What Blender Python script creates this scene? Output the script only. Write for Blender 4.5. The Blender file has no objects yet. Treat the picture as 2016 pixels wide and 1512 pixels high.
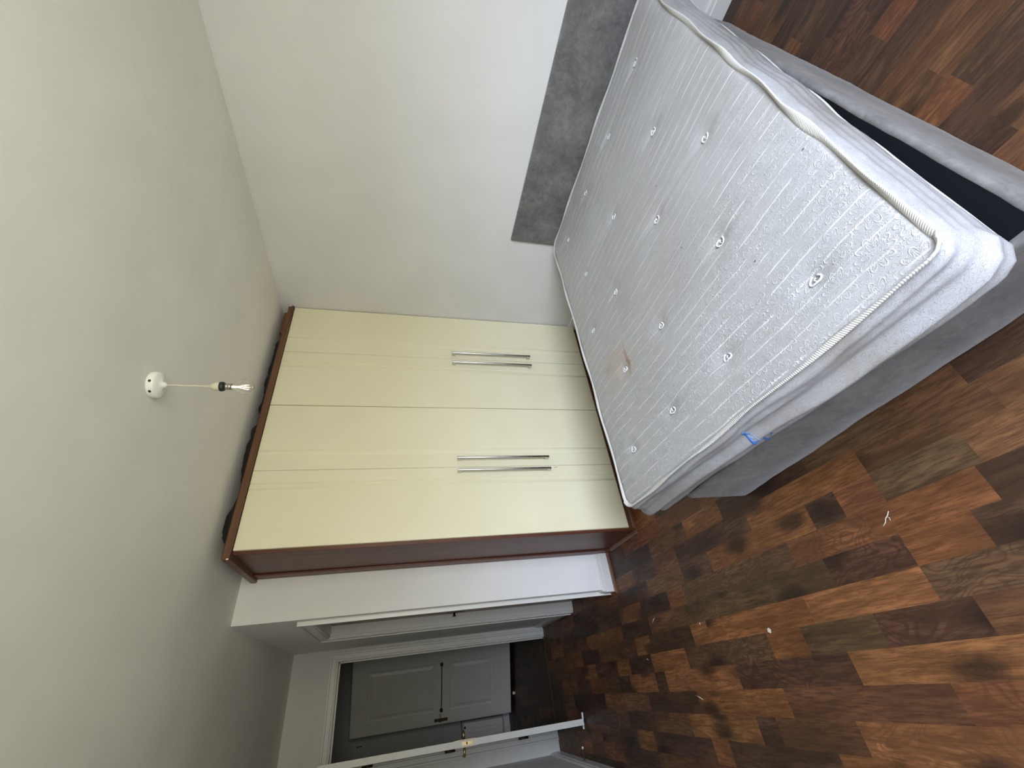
import bpy, math, random
import numpy as np
from mathutils import Vector, Matrix, noise

S = bpy.context.scene
COL = S.collection
R = math.radians

# ------------------------------------------------------------------ camera
# measured room frame: x to the right along the wardrobe, y towards the doorway, z up; the phone was held sideways
cam_d = bpy.data.cameras.new('camera')
cam_d.sensor_fit = 'HORIZONTAL'
cam_d.sensor_width = 36.0
cam_d.lens = 822.12 / 2016 * 36.0
cam_d.clip_start = 0.02
cam = bpy.data.objects.new('camera', cam_d)
COL.objects.link(cam)
ix = Vector((-0.12080937, -0.21538766, -0.96902696))
iy = Vector((-0.80731514, 0.58933983, -0.03034518))
iz = Vector((0.57762216, 0.77864415, -0.24508349))
m = Matrix((ix, -iy, -iz)).transposed().to_4x4()
m.translation = Vector((0, 0, 1.5))
cam.matrix_world = m
S.camera = cam

# ------------------------------------------------------------------ exposure
S.view_settings.view_transform = 'Standard'
S.view_settings.look = 'None'
S.view_settings.gamma = 1.0
S.view_settings.use_curve_mapping = False
S.view_settings.exposure = 0.58
S.cycles.max_bounces = 14
S.cycles.diffuse_bounces = 8
S.cycles.glossy_bounces = 5
S.cycles.transmission_bounces = 8
S.cycles.sample_clamp_indirect = 6.0
S.cycles.caustics_reflective = False
S.cycles.caustics_refractive = False

# ------------------------------------------------------------------ daylight outside the window
SKY = (0.90, 1.0, 1.20)
GROUND = (0.34, 0.33, 0.265)
POWER = 16.5
w = bpy.data.worlds.new('daylight')
S.world = w
w.use_nodes = True
nt = w.node_tree
nt.nodes.clear()
tc = nt.nodes.new('ShaderNodeTexCoord')
sp = nt.nodes.new('ShaderNodeSeparateXYZ')
mr = nt.nodes.new('ShaderNodeMapRange')
mr.inputs['From Min'].default_value = 0.06
mr.inputs['From Max'].default_value = 0.28
mx = nt.nodes.new('ShaderNodeMix')
mx.data_type = 'RGBA'
mx.inputs[6].default_value = (*GROUND, 1)
mx.inputs[7].default_value = (*SKY, 1)
bg = nt.nodes.new('ShaderNodeBackground')
bg.inputs['Strength'].default_value = POWER
wo = nt.nodes.new('ShaderNodeOutputWorld')
nt.links.new(tc.outputs['Generated'], sp.inputs[0])
nt.links.new(sp.outputs['Z'], mr.inputs['Value'])
nt.links.new(mr.outputs[0], mx.inputs[0])
nt.links.new(mx.outputs[2], bg.inputs['Color'])
nt.links.new(bg.outputs[0], wo.inputs[0])

YB = -0.95                          # wall behind the camera, which holds the window
WX0, WX1, WZ0, WZ1 = -0.50, 1.25, 0.92, 2.25
pl = bpy.data.lights.new('window_daylight', 'AREA')
pl.shape = 'RECTANGLE'
pl.size = WX1 - WX0
pl.size_y = WZ1 - WZ0
pl.cycles.is_portal = True
plo = bpy.data.objects.new('window_daylight', pl)
plo.location = ((WX0 + WX1) / 2, YB - 0.13, (WZ0 + WZ1) / 2)
plo.rotation_euler = (R(90), 0, 0)   # faces +y, into the room
COL.objects.link(plo)
plo.rotation_euler = (R(-90), 0, 0)
plo.rotation_euler = Vector((0, 1, 0)).to_track_quat('-Z', 'Y').to_euler()


# ================================================================== helpers
class G:
    """node graph helper"""
    def __init__(s, name):
        s.m = bpy.data.materials.new(name)
        s.m.use_nodes = True
        s.t = s.m.node_tree
        s.t.nodes.clear()
        s.out = s.t.nodes.new('ShaderNodeOutputMaterial')
        s.b = s.t.nodes.new('ShaderNodeBsdfPrincipled')
        s.t.links.new(s.b.outputs[0], s.out.inputs[0])

    def n(s, typ, **kw):
        q = s.t.nodes.new(typ)
        for k, v in kw.items():
            setattr(q, k, v)
        return q

    def put(s, sock, v):
        if isinstance(v, bpy.types.NodeSocket):
            s.t.links.new(v, sock)
        elif isinstance(v, (tuple, list)) and sock.type == 'RGBA' and len(v) == 3:
            sock.default_value = (*v, 1)
        else:
            sock.default_value = v

    def math(s, op, a, b=0.0, c=0.0):
        q = s.n('ShaderNodeMath', operation=op)
        s.put(q.inputs[0], a); s.put(q.inputs[1], b); s.put(q.inputs[2], c)
        return q.outputs[0]

    def obj(s):
        return s.n('ShaderNodeTexCoord').outputs['Object']

    def mapping(s, vec, loc=(0, 0, 0), rot=(0, 0, 0), scale=(1, 1, 1)):
        q = s.n('ShaderNodeMapping')
        s.put(q.inputs[0], vec)
        q.inputs['Location'].default_value = loc
        q.inputs['Rotation'].default_value = rot
        q.inputs['Scale'].default_value = scale
        return q.outputs[0]

    def noise(s, vec, scale, detail=3, rough=0.5, dist=0.0):
        q = s.n('ShaderNodeTexNoise')
        s.put(q.inputs['Vector'], vec)
        q.inputs['Scale'].default_value = scale
        q.inputs['Detail'].default_value = detail
        q.inputs['Roughness'].default_value = rough
        q.inputs['Distortion'].default_value = dist
        return q.outputs[0]

    def ramp(s, f, stops):
        q = s.n('ShaderNodeValToRGB')
        s.put(q.inputs[0], f)
        e = q.color_ramp.elements
        while len(e) < len(stops):
            e.new(0.5)
        for i, (p, c) in enumerate(stops):
            e[i].position = p
            e[i].color = (*c, 1) if isinstance(c, (tuple, list)) else (c, c, c, 1)
        return q.outputs[0]

    def mix(s, f, a, b, mode='MIX'):
        q = s.n('ShaderNodeMix', data_type='RGBA', blend_type=mode)
        s.put(q.inputs[0], f); s.put(q.inputs[6], a); s.put(q.inputs[7], b)
        return q.outputs[2]

    def rng(s, v, a, b, c=0.0, d=1.0, smooth=False):
        q = s.n('ShaderNodeMapRange')
        if smooth:
            q.interpolation_type = 'SMOOTHSTEP'
        for i, x in enumerate((v, a, b, c, d)):
            s.put(q.inputs[i], x)
        return q.outputs[0]

    def attr(s, name):
        return s.n('ShaderNodeAttribute', attribute_name=name)

    def bump(s, h, strength=0.3, dist=0.01, prev=None):
        q = s.n('ShaderNodeBump')
        s.put(q.inputs['Height'], h)
        q.inputs['Strength'].default_value = strength
        q.inputs['Distance'].default_value = dist
        if prev is not None:
            s.t.links.new(prev, q.inputs['Normal'])
        return q.outputs[0]

    def fin(s, color=None, rough=0.5, normal=None, **kw):
        if color is not None:
            s.put(s.b.inputs['Base Color'], color)
        s.put(s.b.inputs['Roughness'], rough)
        if normal is not None:
            s.t.links.new(normal, s.b.inputs['Normal'])
        for k, v in kw.items():
            s.put(s.b.inputs[k], v)
        return s.m


def paint(name, c, rough=0.6, var=0.04, bump=0.08, scale=60, big=3.0):
    g = G(name)
    o = g.obj()
    big_n = g.noise(o, big, 3)
    c1 = tuple(x * (1 - var) for x in c)
    c2 = tuple(min(1, x * (1 + var)) for x in c)
    col = g.mix(g.rng(big_n, 0.35, 0.65), c1, c2)
    return g.fin(col, rough, g.bump(g.noise(o, scale, 4), bump, 0.004))


def metal(name, c, rough):
    g = G(name)
    o = g.obj()
    rr = g.rng(g.noise(o, 80, 2), 0.3, 0.7, rough * 0.8, rough * 1.2)
    return g.fin(c, rr, None, Metallic=1.0)


M = {}
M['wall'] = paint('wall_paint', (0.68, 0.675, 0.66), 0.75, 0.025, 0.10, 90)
M['wall_lit'] = paint('lit_wall_paint', (0.80, 0.80, 0.79), 0.7, 0.02, 0.08, 90)  # lighter copy of the wall paint, painting in window light on the pier
M['ceiling'] = paint('ceiling_paint', (0.76, 0.75, 0.69), 0.8, 0.03, 0.12, 70)
M['trim'] = paint('white_gloss_trim', (0.70, 0.70, 0.68), 0.35, 0.02, 0.05, 40)
M['door'] = paint('white_door_paint', (0.70, 0.70, 0.67), 0.4, 0.02, 0.05, 40)
M['closet_door'] = paint('shaded_door_face', (0.22, 0.175, 0.14), 0.4, 0.2, 0.05, 40)  # slab darkened to brown, the shade of the recess put into its colour
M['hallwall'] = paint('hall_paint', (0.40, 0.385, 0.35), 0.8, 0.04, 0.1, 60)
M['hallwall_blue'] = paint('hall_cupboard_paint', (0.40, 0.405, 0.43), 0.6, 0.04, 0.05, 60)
M['brass'] = metal('brass', (0.48, 0.36, 0.19), 0.38)
M['bronze'] = metal('dark_bronze', (0.10, 0.065, 0.04), 0.4)
M['black'] = paint('black_paint', (0.012, 0.012, 0.013), 0.5)
M['white_plastic'] = paint('white_plastic', (0.85, 0.85, 0.80), 0.35, 0.03, 0.02, 50)
M['cream_plastic'] = paint('cream_plastic', (0.62, 0.58, 0.45), 0.4, 0.05, 0.02, 50)
M['alum'] = metal('brushed_aluminium', (0.60, 0.59, 0.57), 0.34)
M['chip'] = paint('white_chip', (0.8, 0.78, 0.74), 0.7)

# cream wardrobe doors
g = G('cream_door_foil')
o = g.obj()
M['cream'] = g.fin(g.mix(g.rng(g.noise(o, 2.5, 2), .35, .65), (0.790, 0.745, 0.535), (0.815, 0.77, 0.56)), 0.38,
                   g.bump(g.noise(o, 30, 3), 0.03, 0.003))


def veneer(name, c1, c2, c3, vec_scale=(1, 1, 0.06), rough=0.35, sc=34):
    g = G(name)
    o = g.mapping(g.obj(), scale=vec_scale)
    f = g.noise(o, sc, 6, 0.6, 0.6)
    f2 = g.noise(o, sc * 4, 3, 0.5)
    col = g.ramp(f, [(0.3, c1), (0.5, c2), (0.72, c3)])
    col = g.mix(g.rng(f2, 0.45, 0.75, 0, 0.35), col, c1)
    return g.fin(col, rough, g.bump(f2, 0.08, 0.002))


M['mahog'] = veneer('mahogany_veneer', (0.060, 0.015, 0.006), (0.105, 0.029, 0.012), (0.145, 0.045, 0.018), (1, 1, 0.05), 0.4)
M['mahog_h'] = veneer('mahogany_cornice', (0.080, 0.031, 0.013), (0.135, 0.056, 0.025), (0.18, 0.080, 0.038), (0.05, 1, 1), 0.4)
M['scotia'] = veneer('scotia_wood', (0.07, 0.026, 0.012), (0.14, 0.055, 0.026), (0.19, 0.085, 0.042), (0.2, 0.2, 1), 0.45)

# grey crushed velvet
g = G('grey_crushed_velvet')
o = g.obj()
f = g.noise(o, 5, 6, 0.65, 0.4)
f2 = g.noise(o, 26, 5, 0.7, 0.8)
ff = g.math('ADD', g.math('MULTIPLY', f, 0.6), g.math('MULTIPLY', f2, 0.4))
col = g.ramp(ff, [(0.36, (0.078, 0.074, 0.073)), (0.5, (0.130, 0.124, 0.120)), (0.66, (0.198, 0.190, 0.184))])
M['velvet'] = g.fin(col, 0.85, g.bump(g.noise(o, 400, 2), 0.15, 0.002), **{'Sheen Weight': 0.25, 'Sheen Roughness': 0.4})

g = G('black_base_cloth')
o = g.obj()
M['blackcloth'] = g.fin((0.0035, 0.004, 0.0055), 0.95, g.bump(g.noise(o, 500, 2), 0.2, 0.002), **{'Specular IOR Level': 0.1})

g = G('dark_blanket_cloth')
o = g.obj()
M['blanket'] = g.fin(g.mix(g.noise(o, 12, 3), (0.008, 0.007, 0.006), (0.022, 0.018, 0.015)), 0.95, g.bump(g.noise(o, 60, 4), 0.5, 0.01))

# glass
g = G('clear_bulb_glass')
M['glass'] = g.fin((1, 1, 1), 0.02, None, **{'Transmission Weight': 1.0, 'IOR': 1.45})
g = G('window_glass')
tr = g.n('ShaderNodeBsdfTransparent')
gl = g.n('ShaderNodeBsdfGlossy')
gl.inputs['Roughness'].default_value = 0.02
ms = g.n('ShaderNodeMixShader')
ms.inputs[0].default_value = 0.05
g.t.links.new(tr.outputs[0], ms.inputs[1]); g.t.links.new(gl.outputs[0], ms.inputs[2])
g.t.links.new(ms.outputs[0], g.out.inputs[0])
M['pane'] = g.m
g = G('filament')
g.fin((0.9, 0.6, 0.4), 0.4)
g.b.inputs['Emission Color'].default_value = (1.0, 0.72, 0.50, 1)
g.b.inputs['Emission Strength'].default_value = 3.0
M['filament'] = g.m

# ---- laminate floor: every stave carries its own tone, grain seed and figure
g = G('walnut_laminate_floor')
tone = g.attr('tone').outputs['Color']
seed = g.attr('seed').outputs['Fac']
wavy = g.attr('figure').outputs['Fac']
o = g.obj()
cx = g.n('ShaderNodeCombineXYZ')
g.put(cx.inputs[0], g.math('MULTIPLY', seed, 13.7)); g.put(cx.inputs[1], g.math('MULTIPLY', seed, 7.3)); g.put(cx.inputs[2], seed)
va = g.n('ShaderNodeVectorMath', operation='ADD')
g.put(va.inputs[0], o); g.put(va.inputs[1], cx.outputs[0])
p = va.outputs[0]
st = g.mapping(p, scale=(1, 0.11, 1))
big = g.noise(g.mapping(p, scale=(1, 0.28, 1)), 9, 3, 0.55, 0.3)
fine = g.noise(st, 110, 5, 0.65, 0.2)
med = g.noise(st, 28, 4, 0.6, 0.6)
# cathedral figure: rings of a warped field
wp = g.noise(g.mapping(p, scale=(1, 0.45, 1)), 7.0, 2, 0.5, 0.5)
ring = g.math('SINE', g.math('MULTIPLY', wp, 120.0))
ring = g.rng(ring, -0.2, 1.0, 0, 1, True)
col = g.mix(g.rng(big, 0.33, 0.67), g.mix(1.0, tone, (0.62, 0.60, 0.58), 'MULTIPLY'), g.mix(1.0, tone, (1.42, 1.38, 1.30), 'MULTIPLY'))
dark = g.mix(1.0, tone, (0.42, 0.38, 0.36), 'MULTIPLY')
col = g.mix(g.math('MULTIPLY', g.rng(med, 0.47, 0.70, 0, 0.70), 1.0), col, dark)
smud = g.noise(g.mapping(p, scale=(1, 0.2, 1), loc=(3, 3, 0)), 16, 4, 0.6, 1.2)
col = g.mix(g.rng(smud, 0.60, 0.74, 0, 0.8), col, g.mix(1.0, tone, (0.25, 0.22, 0.21), 'MULTIPLY'))
col = g.mix(g.rng(fine, 0.42, 0.62, 0, 0.75), col, dark)
hair = g.noise(g.mapping(p, scale=(1, 0.05, 1)), 260, 3, 0.7)
col = g.mix(g.rng(hair, 0.52, 0.66, 0, 0.55), col, g.mix(1.0, tone, (0.30, 0.27, 0.26), 'MULTIPLY'))
col = g.mix(g.math('MULTIPLY', g.math('MULTIPLY', ring, wavy), 0.62), col, dark)
# knots
vor = g.n('ShaderNodeTexVoronoi', voronoi_dimensions='2D')
g.put(vor.inputs['Vector'], g.mapping(p, scale=(1, 0.50, 1)))
vor.inputs['Scale'].default_value = 3.6
khal = g.rng(g.math('ADD', vor.outputs['Distance'], g.math('MULTIPLY', g.noise(p, 14, 3), 0.22)), 0.12, 0.30, 1, 0, True)
kring = g.rng(g.math('SINE', g.math('MULTIPLY', g.math('ADD', vor.outputs['Distance'], g.math('MULTIPLY', g.noise(st, 12, 3), 0.10)), 190.0)), 0.0, 1.0, 0, 1, True)
col = g.mix(g.math('MULTIPLY', khal, g.math('ADD', 0.15, g.math('MULTIPLY', kring, 0.5))), col, dark)
kn = g.rng(g.math('ADD', vor.outputs['Distance'], g.math('MULTIPLY', g.noise(p, 40, 3), 0.10)), 0.09, 0.26, 1, 0, True)
col = g.mix(g.math('MULTIPLY', kn, 0.75), col, (0.016, 0.009, 0.006))
M['floor'] = g.fin(col, g.rng(fine, 0.3, 0.8, 0.42, 0.56), g.bump(fine, 0.06, 0.002))
M['floor'].node_tree.nodes['Principled BSDF'].inputs['Specular IOR Level'].default_value = 0.32


# ---- mesh building
class MB:
    def __init__(s):
        s.v = []; s.f = []; s.sm = []; s.mi = []

    def add(s, vs, fs, smooth=False, mi=0):
        b = len(s.v)
        s.v += [tuple(q) for q in vs]
        for q in fs:
            s.f.append(tuple(b + i for i in q)); s.sm.append(smooth); s.mi.append(mi)
        return s

    def box(s, x0, x1, y0, y1, z0, z1, mi=0):
        vs = [(x, y, z) for z in (z0, z1) for y in (y0, y1) for x in (x0, x1)]
        fs = [(0, 2, 3, 1), (4, 5, 7, 6), (0, 1, 5, 4), (2, 6, 7, 3), (0, 4, 6, 2), (1, 3, 7, 5)]
        return s.add(vs, fs, False, mi)

    def prism(s, poly, axis, a, b, mi=0, smooth=False):
        """poly: list of 2D points, extruded along axis 0/1/2 from a to b (other two axes in order)"""
        n = len(poly)
        def P(q, t):
            r = list(q); r.insert(axis, t); return tuple(r)
        vs = [P(q, a) for q in poly] + [P(q, b) for q in poly]
        fs = [tuple(range(n))[::-1], tuple(range(n, 2 * n))] + [(i, (i + 1) % n, n + (i + 1) % n, n + i) for i in range(n)]
        return s.add(vs, fs, smooth, mi)

    def tube(s, pts, r, k=12, mi=0, caps=True):
        pts = [Vector(q) for q in pts]
        rs = r if isinstance(r, (list, tuple)) else [r] * len(pts)
        ref = None; vs = []
        for i, q in enumerate(pts):
            d = (pts[min(i + 1, len(pts) - 1)] - pts[max(i - 1, 0)]).normalized()
            if ref is None:
                ref = d.orthogonal().normalized()
            ref = (ref - d * ref.dot(d)).normalized()
            bn = d.cross(ref)
            for j in range(k):
                a = 2 * math.pi * j / k
                vs.append(q + (ref * math.cos(a) + bn * math.sin(a)) * rs[i])
        fs = [(i * k + j, i * k + (j + 1) % k, (i + 1) * k + (j + 1) % k, (i + 1) * k + j) for i in range(len(pts) - 1) for j in range(k)]
        if caps:
            fs += [tuple(range(k))[::-1], tuple((len(pts) - 1) * k + j for j in range(k))]
        return s.add(vs, fs, True, mi)

    def lathe(s, prof, c, k=32, mi=0):
        """prof: (radius, z) top to bottom around vertical axis through c"""
        vs = []
        for r, z in prof:
            for j in range(k):
                a = 2 * math.pi * j / k
                vs.append((c[0] + max(r, 1e-5) * math.cos(a), c[1] + max(r, 1e-5) * math.sin(a), z))
        n = len(prof)
        fs = [(i * k + j, (i + 1) * k + j, (i + 1) * k + (j + 1) % k, i * k + (j + 1) % k) for i in range(n - 1) for j in range(k)]
        return s.add(vs, fs, True, mi)

    def build(s, name, mats, parent=None, bevel=0.0, seg=2, sharp=35):
        me = bpy.data.meshes.new(name)
        me.from_pydata(s.v, [], s.f)
        for q in (mats if isinstance(mats, (list, tuple)) else [mats]):
            me.materials.append(q)
        me.polygons.foreach_set('use_smooth', s.sm)
        me.polygons.foreach_set('material_index', s.mi)
        me.validate(); me.update()
        ob = bpy.data.objects.new(name, me)
        COL.objects.link(ob)
        if parent is not None:
            ob.parent = parent
            ob.matrix_parent_inverse = Matrix.Translation(parent.location).inverted() if parent.rotation_euler.z == 0 else (Matrix.Translation(parent.location) @ parent.rotation_euler.to_matrix().to_4x4()).inverted()
        if bevel:
            b = ob.modifiers.new('soft_edges', 'BEVEL')
            b.width = bevel; b.segments = seg; b.limit_method = 'ANGLE'; b.angle_limit = R(30)
            me.polygons.foreach_set('use_smooth', [True] * len(me.polygons))
            b.harden_normals = True
        return ob


def thing(name, label, cat, loc, group=None, rz=0.0):
    o = bpy.data.objects.new(name, None)
    o.empty_display_size = 0.1
    o.location = loc
    o.rotation_euler = (0, 0, rz)
    COL.objects.link(o)
    o['label'] = label; o['category'] = cat
    if group: o['group'] = group
    return o


def tag(o, label, cat, group=None):
    o['label'] = label; o['category'] = cat; o['kind'] = 'thing'
    if group: o['group'] = group
    return o


def struct(o, label=None, cat=None):
    o['kind'] = 'structure'
    if label: o['label'] = label
    if cat: o['category'] = cat
    return o


# ================================================================== the room shell
H = 2.44
def bw(y):                     # bed wall, slightly out of square
    return 2.6144935 - 0.03236 * y

XL = -0.585
YW = 3.05                      # wall behind the wardrobe
XR = 0.457                     # return wall of the passage
YE = 4.975                     # wall with the doorway

# floor made of staves
ROW, E0 = 0.0945, 0.040
PAL = {'O': (0.235, 0.100, 0.038), 'L': (0.275, 0.124, 0.048), 'M': (0.150, 0.073, 0.034), 'D': (0.080, 0.042, 0.025),
       'G': (0.115, 0.067, 0.034), 'R': (0.190, 0.078, 0.035), 'W': (0.125, 0.071, 0.036), 'V': (0.105, 0.050, 0.031)}
known = {
    5: [(2.45, 'R'), (2.05, 'M'), (1.733, 'O'), (1.20, 'D')],
    4: [(2.45, 'D'), (2.20, 'R'), (1.746, 'D'), (1.59, 'D'), (1.003, 'O'), (0.60, 'M')],
    3: [(2.60, 'D'), (2.20, 'M'), (1.938, 'D'), (1.288, 'O'), (1.153, 'D'), (1.003, 'R'), (0.72, 'G'), (0.45, 'M')],
    2: [(3.0, 'R'), (2.75, 'O'), (2.41, 'D'), (2.24, 'O'), (1.445, 'W'), (1.10, 'R'), (0.743, 'O'), (0.3, 'D')],
    1: [(3.1, 'M'), (2.70, 'D'), (2.30, 'M'), (2.02, 'W'), (1.328, 'G'), (1.03, 'V'), (0.822, 'O'), (0.4, 'D')],
    0: [(3.2, 'M'), (2.95, 'V'), (2.75, 'O'), (2.287, 'D'), (2.14, 'L'), (1.49, 'O'), (1.03, 'L'), (0.62, 'G')],
    -1: [(3.3, 'D'), (3.1, 'O'), (2.79, 'D'), (2.40, 'O'), (1.76, 'W'), (1.571, 'O'), (1.253, 'G'), (0.95, 'V'), (0.5, 'M')],
    -2: [(3.15, 'D'), (2.80, 'L'), (2.68, 'D'), (2.034, 'L'), (1.577, 'V'), (1.416, 'D'), (0.70, 'L'), (0.4, 'R')],
    -3: [(3.3, 'M'), (2.95, 'M'), (2.41, 'D'), (1.79, 'O'), (1.139, 'M'), (0.62, 'R')],
    -4: [(3.3, 'D'), (2.95, 'D'), (2.55, 'M'), (2.02, 'L'), (1.90, 'D'), (1.515, 'M'), (0.8, 'L')],
    -5: [(3.0, 'D'), (2.405, 'D'), (2.27, 'O'), (1.65, 'D'), (0.9, 'O')],
    -6: [(3.0, 'D'), (2.6, 'M'), (2.1, 'R'), (1.5, 'D')],
    9: [(0.9, 'D'), (0.35, 'D'), (0.12, 'M'), (-0.5, 'D')],
    10: [(0.9, 'D'), (0.17, 'D'), (-0.12, 'M'), (-0.6, 'V')],
    11: [(0.9, 'D'), (0.30, 'M'), (-0.45, 'D')],
    12: [(0.9, 'D'), (0.45, 'D'), (0.14, 'R'), (-0.5, 'D')],
    13: [(0.9, 'D'), (0.60, 'D'), (0.15, 'M'), (-0.7, 'M')],
    14: [(0.9, 'D'), (0.50, 'D'), (-0.7, 'M')],
    15: [(0.9, 'D'), (-0.6, 'D')],
    16: [(0.9, 'D'), (0.142, 'D'), (-0.15, 'R'), (-0.6, 'D')],
    17: [(0.9, 'D'), (0.10, 'V'), (-0.5, 'D')],
    18: [(0.9, 'D'), (0.20, 'D'), (-0.05, 'V'), (-0.5, 'D')],
    19: [(0.9, 'D'), (0.30, 'V'), (-0.3, 'D')],
    20: [(0.9, 'D'), (0.25, 'M'), (-0.2, 'D')],
    21: [(0.9, 'D'), (0.05, 'D'), (-0.3, 'M')],
}
rnd = random.Random(11)
fv = []; ff = []; tones = []; seeds = []; figs = []
X0, X1, Y0, Y1 = XL - 0.12, 2.75, YB - 0.2, YE + 0.02
r0 = math.floor((X0 - E0) / ROW); r1 = math.ceil((X1 - E0) / ROW)
def stave(xa, xb, ya, yb, key):
    xa = max(xa, X0); xb = min(xb, X1)
    if xb - xa < 1e-4 or yb - ya < 1e-4: return
    b = len(fv)
    fv.extend([(xa, ya, 0), (xb, ya, 0), (xb, yb, 0), (xa, yb, 0)])
    ff.append((b, b + 1, b + 2, b + 3))
    c = PAL[key]; k = rnd.uniform(0.76, 0.98)
    tones.append((c[0] * k, c[1] * k * rnd.uniform(0.95, 1.05), c[2] * k, 1))
    seeds.append(rnd.uniform(0, 60))
    figs.append(1.0 if key in 'WV' else (rnd.random() < 0.22) * 0.8)
for r in range(r0, r1):
    xa = E0 + r * ROW; xb = xa + ROW
    js = []
    if r in known:
        k = known[r]
        y = k[0][0]
        top = []
        yy = Y1
        # random beyond the known stretch
        cuts = [Y1]
        while cuts[-1] - y > 0.45:
            cuts.append(cuts[-1] - rnd.uniform(0.18, 0.42))
        cuts.append(y)
        for a, b in zip(cuts[:-1], cuts[1:]):
            stave(xa, xb, b, a, rnd.choice('MDDRVMO'))
        cur = y
        for (yn, key) in k[1:]:
            stave(xa, xb, yn, cur, key); cur = yn
        while cur > Y0:
            nx = max(Y0, cur - rnd.uniform(0.2, 0.7))
            stave(xa, xb, nx, cur, rnd.choice('MDORLG')); cur = nx
    else:
        cur = Y1 + rnd.uniform(0, 0.3)
        while cur > Y0:
            nx = max(Y0, cur - rnd.choice((0.15, 0.35, 0.5, 0.75, 0.95)) * rnd.uniform(0.85, 1.15))
            stave(xa, xb, nx, min(cur, Y1), rnd.choice('MDDORMLVG')); cur = nx
me = bpy.data.meshes.new('floor')
me.from_pydata(fv, [], ff)
at = me.attributes.new('tone', 'FLOAT_COLOR', 'FACE')
at.data.foreach_set('color', [c for t in tones for c in t])
me.attributes.new('seed', 'FLOAT', 'FACE').data.foreach_set('value', seeds)
me.attributes.new('figure', 'FLOAT', 'FACE').data.foreach_set('value', figs)
me.materials.append(M['floor'])
fl = bpy.data.objects.new('floor', me); COL.objects.link(fl); struct(fl)

# hall floor beyond the threshold: darker boards of the same laminate
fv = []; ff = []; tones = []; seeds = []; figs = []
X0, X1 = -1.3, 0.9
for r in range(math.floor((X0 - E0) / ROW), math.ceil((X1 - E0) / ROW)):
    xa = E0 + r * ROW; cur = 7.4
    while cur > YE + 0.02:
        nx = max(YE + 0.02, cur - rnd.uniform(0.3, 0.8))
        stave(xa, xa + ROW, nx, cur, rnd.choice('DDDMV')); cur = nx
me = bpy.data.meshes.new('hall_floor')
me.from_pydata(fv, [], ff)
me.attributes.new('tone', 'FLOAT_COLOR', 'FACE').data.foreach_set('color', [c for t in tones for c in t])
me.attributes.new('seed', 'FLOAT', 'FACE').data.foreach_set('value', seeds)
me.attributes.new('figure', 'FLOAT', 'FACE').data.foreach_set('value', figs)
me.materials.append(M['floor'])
hf = bpy.data.objects.new('floor_hall', me); COL.objects.link(hf); struct(hf)

q = MB().box(XL - 0.15, 2.85, YB - 0.15, YE + 0.1, H, H + 0.12).build('ceiling', M['ceiling']); struct(q)
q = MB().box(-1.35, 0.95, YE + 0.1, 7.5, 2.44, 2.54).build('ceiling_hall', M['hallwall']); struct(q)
# bed wall (right)
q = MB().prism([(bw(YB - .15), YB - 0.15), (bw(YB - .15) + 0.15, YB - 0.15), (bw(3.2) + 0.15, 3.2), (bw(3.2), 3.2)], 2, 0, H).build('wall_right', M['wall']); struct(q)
# wall behind the wardrobe (a solid pier up to the closet door)
CY0, CY1, CZ = 3.195, 3.965, 2.012      # closet opening
XD = 0.527                               # closet slab plane
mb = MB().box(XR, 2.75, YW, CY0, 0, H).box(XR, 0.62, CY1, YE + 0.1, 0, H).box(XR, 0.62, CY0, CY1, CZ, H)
q = mb.build('wall_back', M['wall_lit']); struct(q)
# left wall
q = MB().box(XL - 0.12, XL, YB - 0.15, YE + 0.1, 0, H).build('wall_left', M['wall']); struct(q)
# doorway wall
DX0, DX1, DZ = -0.418, 0.358, 2.042
q = MB().box(XL, DX0 - 0.0, YE, YE + 0.1, 0, H).box(DX1, XR, YE, YE + 0.1, 0, H).box(DX0, DX1, YE, YE + 0.1, DZ, H).build('wall_end', M['wall']); struct(q)
# wall behind the camera with the window opening
mb = MB().box(XL, WX0, YB - 0.15, YB, 0, H).box(WX1, 2.75, YB - 0.15, YB, 0, H).box(WX0, WX1, YB - 0.15, YB, 0, WZ0).box(WX0, WX1, YB - 0.15, YB, WZ1, H)
q = mb.build('wall_front', M['wall']); struct(q)
t = thing('window_1', 'white framed window behind the viewer', 'window', (WX0, YB, WZ0)); t['kind'] = 'structure'
mb = MB()
fy0, fy1 = YB - 0.10, YB - 0.05
mb.box(WX0, WX1, fy0, fy1, WZ0, WZ0 + 0.05).box(WX0, WX1, fy0, fy1, WZ1 - 0.05, WZ1)
mb.box(WX0, WX0 + 0.05, fy0, fy1, WZ0 + .05, WZ1 - .05).box(WX1 - 0.05, WX1, fy0, fy1, WZ0 + .05, WZ1 - .05)
mb.box((WX0 + WX1) / 2 - .03, (WX0 + WX1) / 2 + .03, fy0, fy1, WZ0 + .05, WZ1 - .05)
mb.build('window_frame', M['trim'], t)
MB().box(WX0 + .05, WX1 - .05, YB - 0.078, YB - 0.074, WZ0 + .05, WZ1 - .05).build('window_pane', M['pane'], t)
MB().box(WX0 - 0.05, WX1 + 0.05, YB - 0.05, YB + 0.08, WZ0 - 0.03, WZ0).build('window_sill', M['trim'], t, 0.004)
# hall shell
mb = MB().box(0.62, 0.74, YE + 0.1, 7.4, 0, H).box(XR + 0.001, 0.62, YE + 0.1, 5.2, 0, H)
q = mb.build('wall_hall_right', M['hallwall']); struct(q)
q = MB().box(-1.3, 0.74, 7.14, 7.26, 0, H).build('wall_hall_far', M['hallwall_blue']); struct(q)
q = MB().box(-1.3, -1.2, YE + 0.1, 7.14, 0, H).box(-1.3, XL, YE + 0.1, YE + 0.2, 0, H).build('wall_hall_left', M['hallwall']); struct(q)


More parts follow.
